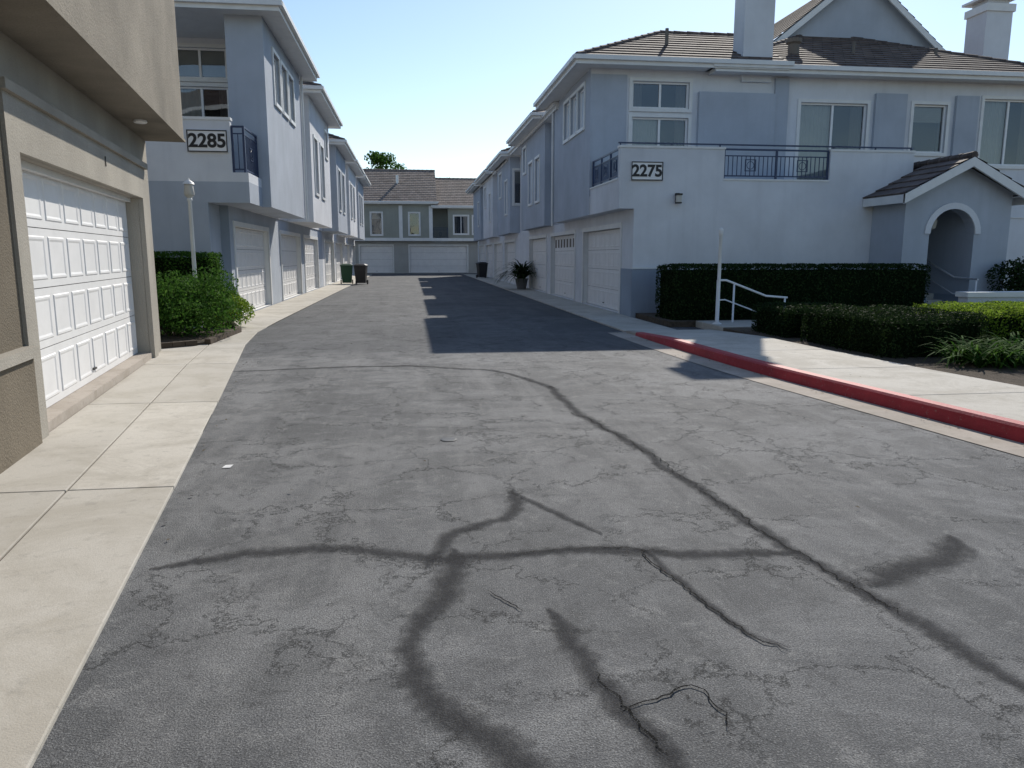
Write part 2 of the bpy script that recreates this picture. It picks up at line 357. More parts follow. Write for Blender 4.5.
def railing(mb,T,u0,u1,z0,z1):
    mb.T=T; m='rail'
    mb.box(u0,u1,-.02,.02,z1-.04,z1,m); mb.box(u0,u1,-.015,.015,z0+.06,z0+.09,m); mb.box(u0,u1,-.012,.012,z1-.18,z1-.155,m)
    n=int((u1-u0)/.11)
    for i in range(n+1):
        u=u0+(u1-u0)*i/max(1,n); mb.box(u-.008,u+.008,-.008,.008,z0+.09,z1-.18,m)
    k=max(1,int((u1-u0)/.9))
    for j in range(k+1):
        u=u0+(u1-u0)*j/k; mb.box(u-.022,u+.022,-.024,.024,z0,z1+.001,m)
        if j<k and (u1-u0)>.5:
            c=u+(u1-u0)/k/2; zc=(z0+z1)/2-.03; r=.14
            for (a,b,c0,c1) in ((c-r,c+r,zc+r-.02,zc+r),(c-r,c+r,zc-r,zc-r+.02),(c-r,c-r+.02,zc-r+.02,zc+r-.02),(c+r-.02,c+r,zc-r+.02,zc+r-.02)):
                mb.box(a,b,.009,.022,c0,c1,m)
            rr=.09
            for q in range(12):
                a1=2*math.pi*q/12;a2=2*math.pi*(q+1)/12
                mb.tube([(c+rr*math.cos(a1),.016,zc+rr*math.sin(a1)),(c+rr*math.cos(a2),.016,zc+rr*math.sin(a2))],.008,m,5)
    mb.T=ID
def text(s,size,loc,rot,mat,parent,name,ext=.004,off=.0):
    c=bpy.data.curves.new(name,'FONT'); c.body=s; c.size=size; c.align_x='CENTER'; c.align_y='CENTER'; c.extrude=ext; c.offset=off
    o=bpy.data.objects.new(name,c); S.collection.objects.link(o); c.materials.append(M[mat]); o.location=loc; o.rotation_euler=rot
    if parent: o.parent=parent
    return o
# ------------------------------------------------------------------ foliage
def leaves(name,C,Nrm,size,mat,parent,spread=.9,aspect=.5):
    n=len(C); d=rng.normal(size=(n,3)); a=Nrm+spread*d; a/=np.linalg.norm(a,axis=1)[:,None]
    t=np.cross(a,rng.normal(size=(n,3))); t/=np.linalg.norm(t,axis=1)[:,None]; b=np.cross(a,t)
    s=(size*(.6+.8*rng.random(n)))[:,None]
    V=np.empty((n,4,3)); V[:,0]=C-t*s*.5; V[:,1]=C+b*s*aspect*.5+a*s*.06; V[:,2]=C+t*s*.5; V[:,3]=C-b*s*aspect*.5+a*s*.06
    me=bpy.data.meshes.new(name); me.vertices.add(n*4); me.vertices.foreach_set('co',V.reshape(-1))
    me.loops.add(n*4); me.loops.foreach_set('vertex_index',np.arange(n*4)); me.polygons.add(n)
    me.polygons.foreach_set('loop_start',np.arange(n)*4); me.polygons.foreach_set('loop_total',np.full(n,4))
    me.update(); me.validate(); me.materials.append(M[mat]); o=bpy.data.objects.new(name,me); S.collection.objects.link(o); o.parent=parent; return o
def hedge(name,x0,x1,y0,y1,z0,z1,mat,dens=900,size=.05,rz=0,wob=.05):
    e=empty(name); cx,cy=(x0+x1)/2,(y0+y1)/2; hx,hy=(x1-x0)/2,(y1-y0)/2
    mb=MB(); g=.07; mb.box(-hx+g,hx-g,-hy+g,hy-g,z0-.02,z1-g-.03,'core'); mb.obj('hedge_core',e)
    C=[];Nn=[]
    H=z1-z0
    for ax,sg,ar in (('z',1,4*hx*hy),('x',1,2*hy*H),('x',-1,2*hy*H),('y',1,2*hx*H),('y',-1,2*hx*H)):
        n=int(ar*dens); u=rng.uniform(-1,1,n); w=rng.uniform(-1,1,n); zz=z0+H*rng.random(n)
        if ax=='z': P=np.stack([u*hx,w*hy,np.full(n,z1)],1); nn=(0,0,1)
        elif ax=='x': P=np.stack([np.full(n,sg*hx),u*hy,zz],1); nn=(sg,0,0)
        else: P=np.stack([u*hx,np.full(n,sg*hy),zz],1); nn=(0,sg,0)
        C.append(P); Nn.append(np.tile(nn,(n,1)).astype(float))
    C=np.concatenate(C);Nn=np.concatenate(Nn)
    lump=wob*(np.sin(C[:,0]*7.1+C[:,2]*5)+np.sin(C[:,1]*8.3+C[:,0]*3.1)+np.sin(C[:,2]*11+C[:,1]*4))/2
    C=C+Nn*lump[:,None]-Nn*(rng.normal(.015,.03,len(C)))[:,None]
    ex=np.clip(np.abs(C[:,0])-(hx-.1),0,None);ey=np.clip(np.abs(C[:,1])-(hy-.1),0,None);ez=np.clip(C[:,2]-(z1-.1),0,None)
    r=np.sqrt(ex**2+ey**2+ez**2); k=np.where(r>.13,.13/np.maximum(r,1e-6),1)
    C[:,0]-=np.sign(C[:,0])*ex*(1-k); C[:,1]-=np.sign(C[:,1])*ey*(1-k); C[:,2]-=ez*(1-k)
    leaves('hedge_leaves',C,Nn,size,mat,e); e.location=(cx,cy,0); e.rotation_euler[2]=rz; return e
def bush(name,cx,cy,z0,rx,ry,rz,mat,n=6000,size=.06,clumps=14):
    e=empty(name); C=[];Nn=[]
    cl=[]
    for i in range(clumps):
        a=random.uniform(0,6.28); r=random.uniform(.1,.75); cl.append((r*rx*math.cos(a),r*ry*math.sin(a),z0+rz*random.uniform(.3,.85),random.uniform(.28,.45)))
    for (x,y,z,s) in cl:
        k=n//clumps; d=rng.normal(size=(k,3)); d/=np.linalg.norm(d,axis=1)[:,None]; d[:,2]=np.abs(d[:,2])*np.where(rng.random(k)<.65,1,-1)
        rr=(.5+.6*rng.random(k)**.5)[:,None]*np.array([rx*s,ry*s,rz*s*.9])
        C.append(np.array([x,y,z])+d*rr); Nn.append(d)
    C=np.concatenate(C);Nn=np.concatenate(Nn); C[:,2]=np.maximum(C[:,2],z0+.01)
    leaves('foliage',C,Nn,size,mat,e)
    mb=MB()
    for (x,y,z,s) in cl: mb.tube([(x*.2,y*.2,z0-.03),(x*.6,y*.6,z0+(z-z0)*.5),(x,y,z)],.014,'bark',6,.006)
    mb.obj('stems',e); e.location=(cx,cy,0); return e
def tree(name,x,y,h,cr,mat,n=5000,size=.25):
    e=empty(name); mb=MB(); top=h*.75
    mb.tube([(0,0,-.05),(.08,.05,h*.3),(0,.1,h*.55),(.1,0,top)],.18*h/8,'bark',10,.05)
    C=[];Nn=[]
    for i in range(26):
        a=random.uniform(0,6.28); zz=h*random.uniform(.5,.97); k=1-abs((zz/h-.68)/.42); r=cr*random.uniform(.25,1)*max(.25,k)
        p=(r*math.cos(a),r*math.sin(a),zz); mb.tube([(0.03,.05,h*random.uniform(.35,.6)),(p[0]*.5,p[1]*.5,zz*.92),p],.05,'bark',6,.012)
        m=n//26; d=rng.normal(size=(m,3)); d/=np.linalg.norm(d,axis=1)[:,None]
        C.append(np.array(p)+d*(rng.random(m)**.4)[:,None]*cr*random.uniform(.22,.38)*np.array([1,1,.7])); Nn.append(d)
    mb.obj('trunk',e,True); leaves('crown',np.concatenate(C),np.concatenate(Nn),size,mat,e); e.location=(x,y,0); return e
# ================================================================== GROUND
mb=MB(); mb.box(-400,400,-200,600,-.3,-.03,'soil'); mb.obj('ground')
mb=MB(); mb.face([(-30,-25,0),(30,-25,0),(30,75,0),(-30,75,0)],'asphalt')
mb.obj('road')
def interp(P,y):
    for (a,b) in zip(P,P[1:]):
        if a[1]<=y<=b[1]: t=(y-a[1])/(b[1]-a[1]); return a[0]+t*(b[0]-a[0])
    return P[-1][0]
OUT=[(.9,-12),(-1.14,2.2),(-1.87,7.2),(-2.80,13.3),(-3.02,15.5),(-3.05,18),(-3.0,62)]
def facx(y): return -3.07-.1431*(y-6.56)
def slabs(name,bands,ys,z,mat='conc',base=-.02,gap=.007):
    mb=MB()
    for fa,fb in bands:
        for y0,y1 in zip(ys,ys[1:]):
            a0,a1=fa(y0),fa(y1);b0,b1=fb(y0),fb(y1)
            mb.prism([(a0+gap,y0+gap),(b0-gap,y0+gap),(b1-gap,y1-gap),(a1+gap,y1-gap)],base,z,mat)
    return mb.obj(name,bevel=.006)
fo=lambda y:interp(OUT,y)
fi=lambda y:(facx(y)+.02 if y<12.6 else -4.18)
fm=lambda y:interp(OUT,y)-.66 if y<13 else interp(OUT,y)-.6
ys=[-12,-9,-6.2,-3.4,-.5,1.9,5.0,8.0,10.9,13.3]
slabs('pavement',[(fi,fm),(fm,fo)],ys,.022)
ys=[13.3,15.5,18,20.4,23,25.6,28,31,34,37,40,43,46,49,52,55,58,61]
slabs('pavement',[(fi,fo)],ys,.022)
mb=MB()
mb.prism([(fi(-12)-3,-12),(fo(-12)-.02,-12),(-1.15,2.2),(-1.88,7.2),(-2.82,13.3),(-3.04,15.5),(-3.03,61),(-4.19,61),(-4.19,12.6)],-.02,.008,'joint')
mb.obj('pavement_joint_bed')
CUR=[(7.2,-10),(6.35,-4),(5.62,0),(5.1,3.5),(4.85,5.3),(4.68,6.7),(4.37,9.05),(4.22,11.5),(4.16,13.5),(4.16,15),(4.16,62)]
def smoothcur(y):
    return sum(interp(CUR,min(61,max(-10,y+d))) for d in (-.8,-.4,0,.4,.8))/5
mb=MB(); gy=np.arange(-9.5,14.61,.3)
def curb_top(y): return .145 if y<12.2 else .145-.105*min(1,(y-12.2)/2.4)
gt=MB()
for a,b in zip(gy,gy[1:]):
    xa,xb=smoothcur(a),smoothcur(b); za,zb=curb_top(a),curb_top(b)
    prof=[(0,-.02),(.015,.0),(.03,.85),(.05,1),(.17,1),(.17,-.02)]
    mat='red' if b<14.0 else 'conc2'
    P=[(xa+p,a,q*za) for p,q in prof]+[(xb+p,b,q*zb) for p,q in prof]; n=len(prof)
    mb.poly(P,[(i,i+1,n+i+1,n+i) for i in range(n-1)],mat)
    gt.poly([(xa-.36,a,.006),(xa+.0,a,.012),(xb+.0,b,.012),(xb-.36,b,.006)],[(0,1,2,3)],'conc2')
mb.obj('red_curb'); gt.obj('gutter')
mb=MB(); ys=[-9.4,-7.6,-5.8,-4,-2.2,-.4,1.4,3.2,5.0,6.8,8.6,10.4,12.2]
for a,b in zip(ys,ys[1:]):
    mb.prism([(smoothcur(a)+.178,a+.007),(smoothcur(a)+1.75,a+.007),(smoothcur(b)+1.75,b-.007),(smoothcur(b)+.178,b-.007)],-.02,.14,'conc')
for a,b in ((12.2,13.4),(13.4,14.6)):
    za=curb_top(a)-.004; zb=curb_top(b)-.004; x0a,x0b=smoothcur(a)+.178,smoothcur(b)+.178; x1a,x1b=5.95,5.95
    P=[(x0a,a+.007,-.02),(x1a,a+.007,-.02),(x1b,b-.007,-.02),(x0b,b-.007,-.02),(x0a,a+.007,za),(x1a,a+.007,za),(x1b,b-.007,zb),(x0b,b-.007,zb)]
    mb.poly(P,[(0,3,2,1),(4,5,6,7),(0,1,5,4),(1,2,6,5),(2,3,7,6),(3,0,4,7)],'conc')
mb.obj('sidewalk',bevel=.008)
slabs('pavement',[(lambda y:4.16,lambda y:5.28)],[14.61,16.2,18,20.5,23.2,26,28.7,31.5,34.3,37,40,43,46,49,52,55,58,61],.03)
mb=MB(); mb.box(4.17,5.27,14.65,61,-.02,.012,'joint'); mb.prism([(smoothcur(-9)+.18,-9)]+[(smoothcur(y)+.18,y) for y in range(-7,12,2)]+[(4.4,14.5),(5.9,14.5)]+[(smoothcur(y)+1.7,y) for y in range(11,-10,-2)],-.02,.03,'joint'); mb.obj('pavement_joint_bed')
mb=MB(); mb.prism([(smoothcur(y)+1.76,y) for y in range(-9,13,1)]+[(5.96,12.2),(5.96,14.0),(24,14.0),(24,-9)],-.02,.12,'soil'); mb.prism([(6.9,15.5),(24,15.5),(24,18),(5.4,18),(5.4,15.5)],-.02,.12,'soil')
mb.obj('soil')
mb=MB()
for i in range(9): mb.box(5.97+i*1.5,5.97+(i+1)*1.5-.012,14.02,15.48,-.02,.135,'conc')
mb.obj('entry_path',bevel=.008)
# cracks
def ribbon(mb,pts,w,mat,z,seed,jag=.05,step=.05,cor=.85):
    rr=random.Random(seed); P=[Vector((*p,0)) for p in pts]
    Q=[]
    for i in range(len(P)-1):
        p0=P[max(i-1,0)];p1=P[i];p2=P[i+1];p3=P[min(i+2,len(P)-1)]; n=max(2,int((p2-p1).length/step))
        for k in range(n):
            t=k/n; Q.append(.5*((2*p1)+(-p0+p2)*t+(2*p0-5*p1+4*p2-p3)*t*t+(-p0+3*p1-3*p2+p3)*t**3))
    Q.append(P[-1]); off=0; A=[]; wv=1
    for i,q in enumerate(Q):
        d=(Q[min(i+1,len(Q)-1)]-Q[max(i-1,0)]).normalized(); nn=Vector((-d.y,d.x,0)); off=off*cor+rr.gauss(0,w*jag+.003)
        wv=.8*wv+.2*rr.uniform(.4,1.6)
        e=min(1,(i+1)/5,(len(Q)-i)/5); c=q+nn*off; ww=w*e*wv
        A.append((c-nn*ww/2,c+nn*ww/2))
    for i in range(len(A)-1):
        a,b=A[i],A[i+1]; mb.face([(a[0].x,a[0].y,z),(b[0].x,b[0].y,z),(b[1].x,b[1].y,z),(a[1].x,a[1].y,z)],mat,[(i,0),(i+1,0),(i+1,1),(i,1)])
mb=MB()
SE=[([(-1.28,3.67),(-1.08,3.77),(-.75,3.82),(-.39,3.81),(-.09,3.69),(.11,3.58),(.42,3.62),(.73,3.68),(1.04,3.64),(1.34,3.56),(1.62,3.5),(1.95,3.48)],.11),
([(.16,3.75),(.17,3.5),(.1,3.27),(-.01,2.99),(-.07,2.75),(0,2.47),(.13,2.25),(.24,2.1),(.34,1.9),(.4,1.5)],.14),
([(.06,3.5),(.09,3.66),(.18,3.95),(.42,4.13),(.57,4.32),(.59,4.71)],.10),
([(1.56,8.6),(1.58,8.01),(1.61,6.72),(1.78,5.44),(1.83,4.55),(1.89,3.8),(1.97,3.22),(2.02,2.77),(2.07,2.3),(2.15,1.5)],.10),
([(.55,3.02),(.58,2.75),(.62,2.52),(.66,2.3),(.72,2.11),(.76,1.8)],.10),
([(2.05,3.05),(2.3,3.22),(2.57,3.29),(2.9,3.55)],.18),
([(.61,4.66),(.83,4.19),(.99,3.84)],.05),([(-2.37,10.2),(-1.2,10.4),(-.18,10.46),(.6,10.1),(1.12,9.74),(1.58,8.4)],.09),
([(1.15,3.6),(1.23,3.01),(1.3,2.69),(1.42,2.56)],.05)]
for i,(p,w) in enumerate(SE): ribbon(mb,p,w*1.5,'seal',.004+.0003*i,i,.045)
CR=[[(.31,3.22),(.38,3.12),(.45,3.0)],[(.22,7.79),(.45,7.8),(.67,7.84)],[(1.15,3.6),(1.23,3.01),(1.3,2.69),(1.42,2.56)],[(.65,2.23),(.8,2.3),(.94,2.35),(.98,2.1)],
[(1.83,4.6),(1.89,3.8),(1.97,3.2),(2.02,2.77)],[(1.4,7.2),(1.61,6.7),(1.78,5.4),(1.83,4.6)],[(.63,2.5),(.68,2.25),(.73,2.0)],[(.4,3.62),(.9,3.66),(1.3,3.56)]]
for i,p in enumerate(CR): ribbon(mb,p,.010,'crack',.0072+.0001*i,90+i,.55,.022,.72)
mb.obj('road_crack_sealing')
mb=MB(); mb.lathe(.28,6.12,[(.07,.001),(.07,.005),(.055,.007),(.0,.007)],'black',18); mb.obj('survey_marker')
mb=MB(); mb.poly([(-1.37,5.48,.004),(-1.31,5.47,.006),(-1.30,5.53,.012),(-1.36,5.55,.005)],[(0,1,2,3)],'paper'); mb.obj('paper_scrap')
e=empty('fallen_leaves'); P=[]
for i in range(220):
    y=random.uniform(4,18)
    r=random.random()
    if r<.45: x=smoothcur(y)-abs(random.gauss(0,.12))-.02; z=.02
    elif r<.75: x=interp(OUT,y)+abs(random.gauss(0,.10))+.02; z=.012
    elif r<.85: x=random.uniform(-1.5,4); z=.02
    else: x=smoothcur(y)+random.uniform(.3,1.7); z=.155
    P.append((x,y,z))
P=np.array(P); leaves('dry_leaves',P,np.tile((0,0,1.),(len(P),1)),.026,'deadleaf',e,.25,.6)
# ================================================================== NEAR LEFT BUILDING (local: x out, y along)
nb=empty('garage_building'); nb.location=(-3.07,6.56,0); nb.rotation_euler[2]=math.radians(8.14)
mb=MB()
T=lambda u,n,z:(n,u,z)
d0=.06; WG='warmgrey'
shell(mb,T,-16,6.0,0,3.2,[('g',d0,5.1,.10,2.3)],WG)
mb.T=T
garage_door(mb,d0,5.1,.105,2.3,-.17,4,8)
mb.box(d0+.001,5.099,-.3,.02,-.01,.104,'conc2')
mb.face([(d0,-.25,.1),(5.1,-.25,.1),(5.1,-.25,2.3),(d0,-.25,2.3)],'dark')
for a,b in ((d0-.26,d0),(5.1,5.38)): mb.box(a,b,-.01,.06,.0,2.3,WG)
mb.box(d0-.26,5.38,-.01,.06,2.3,2.72,WG); mb.box(d0-.3,5.42,-.01,.10,2.72,2.80,WG)
mb.box(d0-.05,d0+.0,-.16,-.012,.1,2.3,'trim'); mb.box(d0+.001,5.1,-.168,-.10,2.24,2.3,'trim')
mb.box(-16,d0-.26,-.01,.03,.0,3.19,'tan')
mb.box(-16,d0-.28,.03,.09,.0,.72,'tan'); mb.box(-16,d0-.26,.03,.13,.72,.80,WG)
mb.T=ID
mb.face([(0,6,0),(-8,6,0),(-8,6,3.2),(0,6,3.2)],WG); mb.face([(0,6,3.2),(-8,6,3.2),(-8,-16,3.2),(0,-16,3.2)],WG)
mb.face([(-8,6,0),(-8,-16,0),(-8,-16,3.2),(-8,6,3.2)],WG); mb.face([(-8,-16,0),(0,-16,0),(0,-16,3.2),(-8,-16,3.2)],WG)
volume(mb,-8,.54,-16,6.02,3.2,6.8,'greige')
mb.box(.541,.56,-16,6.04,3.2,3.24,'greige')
mb.obj('walls',nb)
mb=MB(); hip_roof(mb,-8.4,.95,-16.4,6.4,6.95,.4,along='y'); mb.obj('roof',nb)
mb=MB(); mb.lathe(.27,4.1,[(.075,3.2),(.085,3.18),(.07,3.165),(.0,3.165)],'vinyl',20); mb.obj('soffit_light',nb,True)
t=text('1',.16,(.068,2.95,2.55),(math.pi/2,0,math.pi/2),'black',nb,'unit_number')
# ================================================================== RIGHT BUILDING
rb=empty('townhouse_building')
def gdoors(starts,w=4.2,z1=2.2,lites=()): return [('garage',a,a+w,.04,z1,{'lites':i in lites,'cols':8}) for i,a in enumerate(starts)]
mb=MB()
volume(mb,5.3,12.4,18,37.99,0,2.6,'white_stucco',{'-X':gdoors([19.1,24.6,29.9],lites=(1,))})
mb.box(4.93,12.4,18.001,20.99,2.601,3.1,'white_stucco')
def par(x0,x1,z1): 
    mb.box(x0,x1,18.0,18.16,3.1,z1,'white_stucco')
mb.box(4.93,12.4,17.999,18.0005,2.6,3.1,'white_stucco')
par(4.93,7.5,4.0); par(7.5,10.2,3.28); par(10.2,12.4,4.0)
mb.box(7.5,10.2,17.98,18.18,3.28,3.32,'trim')
mb.box(4.93,5.08,18.16,20.99,3.1,3.28,'white_stucco'); mb.box(4.91,5.1,18.161,20.99,3.28,3.32,'trim')
mb.box(12.24,12.4,18.16,20.99,3.1,4.0,'white_stucco')
for a,b in ((4.91,7.52),(10.18,12.42)): mb.box(a,b,17.98,18.18,4.0,4.05,'trim')
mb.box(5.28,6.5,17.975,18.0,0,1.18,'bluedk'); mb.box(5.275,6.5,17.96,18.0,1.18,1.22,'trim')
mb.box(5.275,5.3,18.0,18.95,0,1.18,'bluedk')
W=lambda a,b,c,d,**o:('win',a,b,c,d,o)
volume(mb,4.9,19,21,26.4,2.6,6.5,'white_stucco',{
 '-Y':[W(6.05,7.65,5.45,6.15,cols=2,blind=0),W(6.05,7.65,3.75,5.22,cols=2,half=1,blind=0),W(10.9,12.9,3.15,5.72,cols=2,blind=0,half=1),W(14.32,15.36,4.42,5.75,blind=.35),W(16.5,18.2,4.1,5.95,cols=2,blind=0,half=1)],
 '-X':[W(21.7,22.55,5.05,6.15,blind=0),W(22.7,23.55,5.05,6.15,blind=0),W(23.7,24.55,5.05,6.15,blind=0)]},mats={'-X':'blue_stucco'})
mb.box(7.9,10.1,20.86,21.0,3.1,5.9,'blue_stucco'); mb.box(10.1,10.5,20.93,21.0,3.1,6.32,'blue_stucco')
mb.box(4.9,5.9,20.985,21.0,3.1,6.3,'blue_stucco')
for a,b in ((13.1,14.05),(15.58,16.28),): mb.box(a,b,20.90,21.0,3.1,6.0,'blue_stucco')
mb.box(4.88,19,20.95,21.0,2.6,2.62,'trim')
volume(mb,5.3,19,26.4,31,2.6,6.4,'blue_stucco'); volume(mb,12.4,19,20.99,31,0,2.6,'white_stucco',{'-Y':[W(15.2,17,.9,2.2,cols=2,blind=.5)]})
volume(mb,4.95,12,28.4,34.4,2.6,6.4,'blue_stucco',{'-X':[W(29.5,30.5,3.6,5.2,blind=.3),W(31.2,32.2,3.6,5.2,blind=0),W(33,33.8,5,6,blind=0)]})
volume(mb,5.4,12,34.4,38,2.601,6.3,'white_stucco')
mb.obj('walls',rb)
mb=MB()
hip_roof(mb,8.2,19.5,20.5,31.6,6.55,.44,along='x')
hip_roof(mb,4.4,10.2,20.45,26.95,6.62,.47,hip=(1,0),along='x')
hip_roof(mb,4.45,12,27.9,34.9,6.5,.45,along='x')
hip_roof(mb,4.85,12,25.6,39,6.42,.2,along='y')
gx0,gx1,gy=11.4,18.3,25.2; zb,zp=8.0,10.75; xm=(gx0+gx1)/2
mb.face([(gx0,gy,zb),(gx1,gy,zb),(xm,gy,zp)],'blue_stucco'); mb.box(gx0,gx1,gy,gy+5,6.6,zb,'blue_stucco')
plane_tiles(mb,(gx0-.35,gy-.3,zb-.27),(gx0-.35,gy+6,zb-.27),(xm,gy+6,zp+.02),(xm,gy-.3,zp+.02))
plane_tiles(mb,(gx1+.35,gy-.3,zb-.27),(gx1+.35,gy+6,zb-.27),(xm,gy+6,zp+.02),(xm,gy-.3,zp+.02))
for sx,xe in ((1,gx0-.35),(-1,gx1+.35)):
    mb.poly([(xe,gy-.34,zb-.3),(xm,gy-.34,zp-.02),(xm,gy-.34,zp-.24),(xe,gy-.34,zb-.52),(xe,gy-.28,zb-.3),(xm,gy-.28,zp-.02),(xm,gy-.28,zp-.24),(xe,gy-.28,zb-.52)],[(0,1,2,3),(4,5,6,7),(0,1,5,4),(3,2,6,7)],'trim')
mb.obj('roof',rb)
def chimney(x0,x1,y0,y1,z0,z1,parent):
    mb=MB(); mb.box(x0,x1,y0,y1,z0,z1,'white_stucco'); mb.box(x0-.06,x1+.06,y0-.06,y1+.06,z1-.25,z1,'trim'); mb.box(x0+.1,x1-.1,y0+.1,y1-.1,z1,z1+.18,'white_stucco')
    mb.box(x0-.14,x1+.14,y0-.14,y1+.14,z1+.18,z1+.26,'trim'); mb.obj('chimney',parent)
chimney(9.1,9.95,20.9,21.6,6.2,9.0,rb); chimney(20.2,21.2,26,27,3,10.2,rb)
mb=MB()
railing(mb,lambda u,n,z:(u,18.08-n,z),7.52,10.18,3.32,4.03); railing(mb,lambda u,n,z:(5.0-n,u,z),18.2,20.95,3.32,4.03)
mb.box(4.9,12.4,18.04,18.10,4.1,4.13,'rail')
for x in (4.95,6.2,7.4,10.3,11.4,12.35): mb.box(x-.015,x+.015,18.055,18.085,4.03,4.1,'rail')
mb.obj('balcony_railing',rb)
mb=MB()
mb.tube([(4.85,26.3,6.3),(4.85,26.3,2.5)],.04,'trim')
for x,y in ((13.3,22.6),(16.2,22.9),(7.3,22.0)): mb.tube([(x,y,7.2),(x,y,7.8)],.05,'curtain')
mb.lathe(11.2,22.2,[(.16,7.2),(.16,7.55),(.22,7.6),(.22,7.7),(0,7.75)],'curtain',12)
mb.obj('vents_and_downspout',rb)
def wall_lantern(x,y,z,parent):
    mb=MB(); mb.box(x-.05,x+.05,y-.03,y,z-.1,z+.12,'black'); mb.box(x-.055,x+.055,y-.17,y-.06,z-.1,z+.06,'blind'); mb.box(x-.07,x+.07,y-.19,y-.04,z+.06,z+.1,'black'); mb.box(x-.06,x+.06,y-.18,y-.05,z-.13,z-.1,'black')
    mb.obj('wall_lantern',parent)
wall_lantern(6.35,17.99,2.85,rb)
def sign(s,x0,x1,y,z0,z1,parent):
    g=empty('building_number_sign'); mb=MB(); mb.box(x0,x1,y-.04,y-.002,z0,z1,'vinyl')
    b=.022
    for a in ((x0,x1,z0,z0+b),(x0,x1,z1-b,z1),(x0,x0+b,z0+b,z1-b),(x1-b,x1,z0+b,z1-b)): mb.box(a[0],a[1],y-.05,y-.041,a[2],a[3],'black')
    mb.obj('plate',g); text(s,(z1-z0)*.86,((x0+x1)/2,y-.045,(z0+z1)/2-.005),(math.pi/2,0,0),'black',g,'digits',.004,.012)
sign('2275',5.2,5.97,17.995,3.25,3.68,rb)
# entry portico
mb=MB()
py0,py1=16.7,20.99
volume(mb,11.4,12.05,py0,17.99,.1,2.9,'blue_stucco'); volume(mb,13.2,14.1,py0,py1,.1,2.9,'blue_stucco')
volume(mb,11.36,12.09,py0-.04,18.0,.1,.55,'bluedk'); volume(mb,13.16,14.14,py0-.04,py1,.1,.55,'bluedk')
seg=14; cx=12.625; r=.575; zs=2.0
for i in range(seg):
    a=math.pi*i/seg;b=math.pi*(i+1)/seg; xa,xb=cx-r*math.cos(a),cx-r*math.cos(b); za,zb2=zs+r*math.sin(a),zs+r*math.sin(b)
    mb.face([(xa,py0,za),(xb,py0,zb2),(xb,py0,2.9),(xa,py0,2.9)],'blue_stucco'); mb.face([(xa,py0,za),(xb,py0,zb2),(xb,py0+.3,zb2),(xa,py0+.3,za)],'blue_stucco')
    mb.face([(xa,py0+.3,za),(xb,py0+.3,zb2),(xb,py0+.3,2.9),(xa,py0+.3,2.9)],'blue_stucco')
    r2=r+.14; xa2,xb2=cx-r2*math.cos(a),cx-r2*math.cos(b); za2,zb3=zs+r2*math.sin(a),zs+r2*math.sin(b)
    mb.poly([(xa,py0-.04,za),(xb,py0-.04,zb2),(xb2,py0-.04,zb3),(xa2,py0-.04,za2),(xa,py0,za),(xb,py0,zb2),(xb2,py0,zb3),(xa2,py0,za2)],[(0,1,2,3),(0,1,5,4),(3,2,6,7)],'white_stucco')
mb.box(12.05,13.2,py0,py1,2.9,2.92,'trim')
mb.face([(11.3,py0-.001,2.9),(14.2,py0-.001,2.9),(12.75,py0-.001,3.6)],'blue_stucco')
mb.obj('entry_portico',rb)
mb=MB()
for xe in (11.12,14.38):
    plane_tiles(mb,(xe,py0-.35,2.88),(xe,py1 if xe>12 else 17.99,2.88),(12.75,py1 if xe>12 else 17.99,3.72),(12.75,py0-.35,3.72))
    mb.poly([(xe,py0-.36,2.87),(12.75,py0-.36,3.71),(12.75,py0-.36,3.5),(xe,py0-.36,2.66),(xe,py0-.3,2.87),(12.75,py0-.3,3.71),(12.75,py0-.3,3.5),(xe,py0-.3,2.66)],[(0,1,2,3),(4,5,6,7),(0,1,5,4),(3,2,6,7)],'trim')
caps(mb,(12.75,py0-.35,3.75),(12.75,py1,3.75))
for xe,x2 in ((11.12,11.15),(14.35,14.38)): mb.box(xe,x2,py0-.3,17.98,2.68,2.87,'trim')
mb.obj('portico_roof',rb)
mb=MB()
mb.box(11.9,13.3,18.2,20.98,.13,.55,'conc')
for i in range(3): mb.box(12.0,13.25,17.2+i*.33,18.2,.13+i*.14,.13+(i+1)*.14-.001,'conc')
mb.T=lambda u,n,z:(u,20.99-n,z)
mb.box(12.45,13.15,.0,.05,.56,2.6,'vinyl')
for a,b in ((.75,1.4),(1.55,2.4)): mb.box(12.57,13.03,.05,.065,a,b,'trim')
mb.T=ID; mb.lathe(12.62,17.4,[(.0,2.5),(.08,2.48),(.1,2.3),(.07,2.15),(.02,2.12)],'blind'); mb.obj('entry_steps_and_door',rb)
r2b=empty('townhouse_building')
mb=MB(); volume(mb,5.3,12.4,38,61,0,2.6,'white_stucco',{'-X':gdoors([39,44.5,50,55.3])})
volume(mb,4.9,12,38,43.5,2.6,6.3,'blue_stucco',{'-X':[W(39,40,3.6,5.2,blind=0),W(41.5,42.5,4.6,5.8,blind=0)],'-Y':[W(5.1,5.5,4,5.6,blind=.4)]})
volume(mb,5.5,12,43.5,46,2.6,6.2,'blue_stucco'); volume(mb,4.9,12,46,52,2.6,6.3,'white_stucco',{'-X':[W(47,48,3.6,5.2,blind=0),W(50,51,4.6,5.8,blind=0)]})
volume(mb,5.5,12,52,54,2.6,6.2,'blue_stucco'); volume(mb,4.9,12,54,60,2.6,6.3,'blue_stucco',{'-X':[W(55,56,3.6,5.2,blind=0)]}); mb.obj('walls',r2b)
mb=MB()
for a,b in ((37.5,44),(45.5,52.5),(53.5,60.5)): hip_roof(mb,4.45,12,a,b,6.4,.45,along='x')
hip_roof(mb,4.9,12,39,60,6.33,.2,along='y')
mb.obj('roof',r2b)
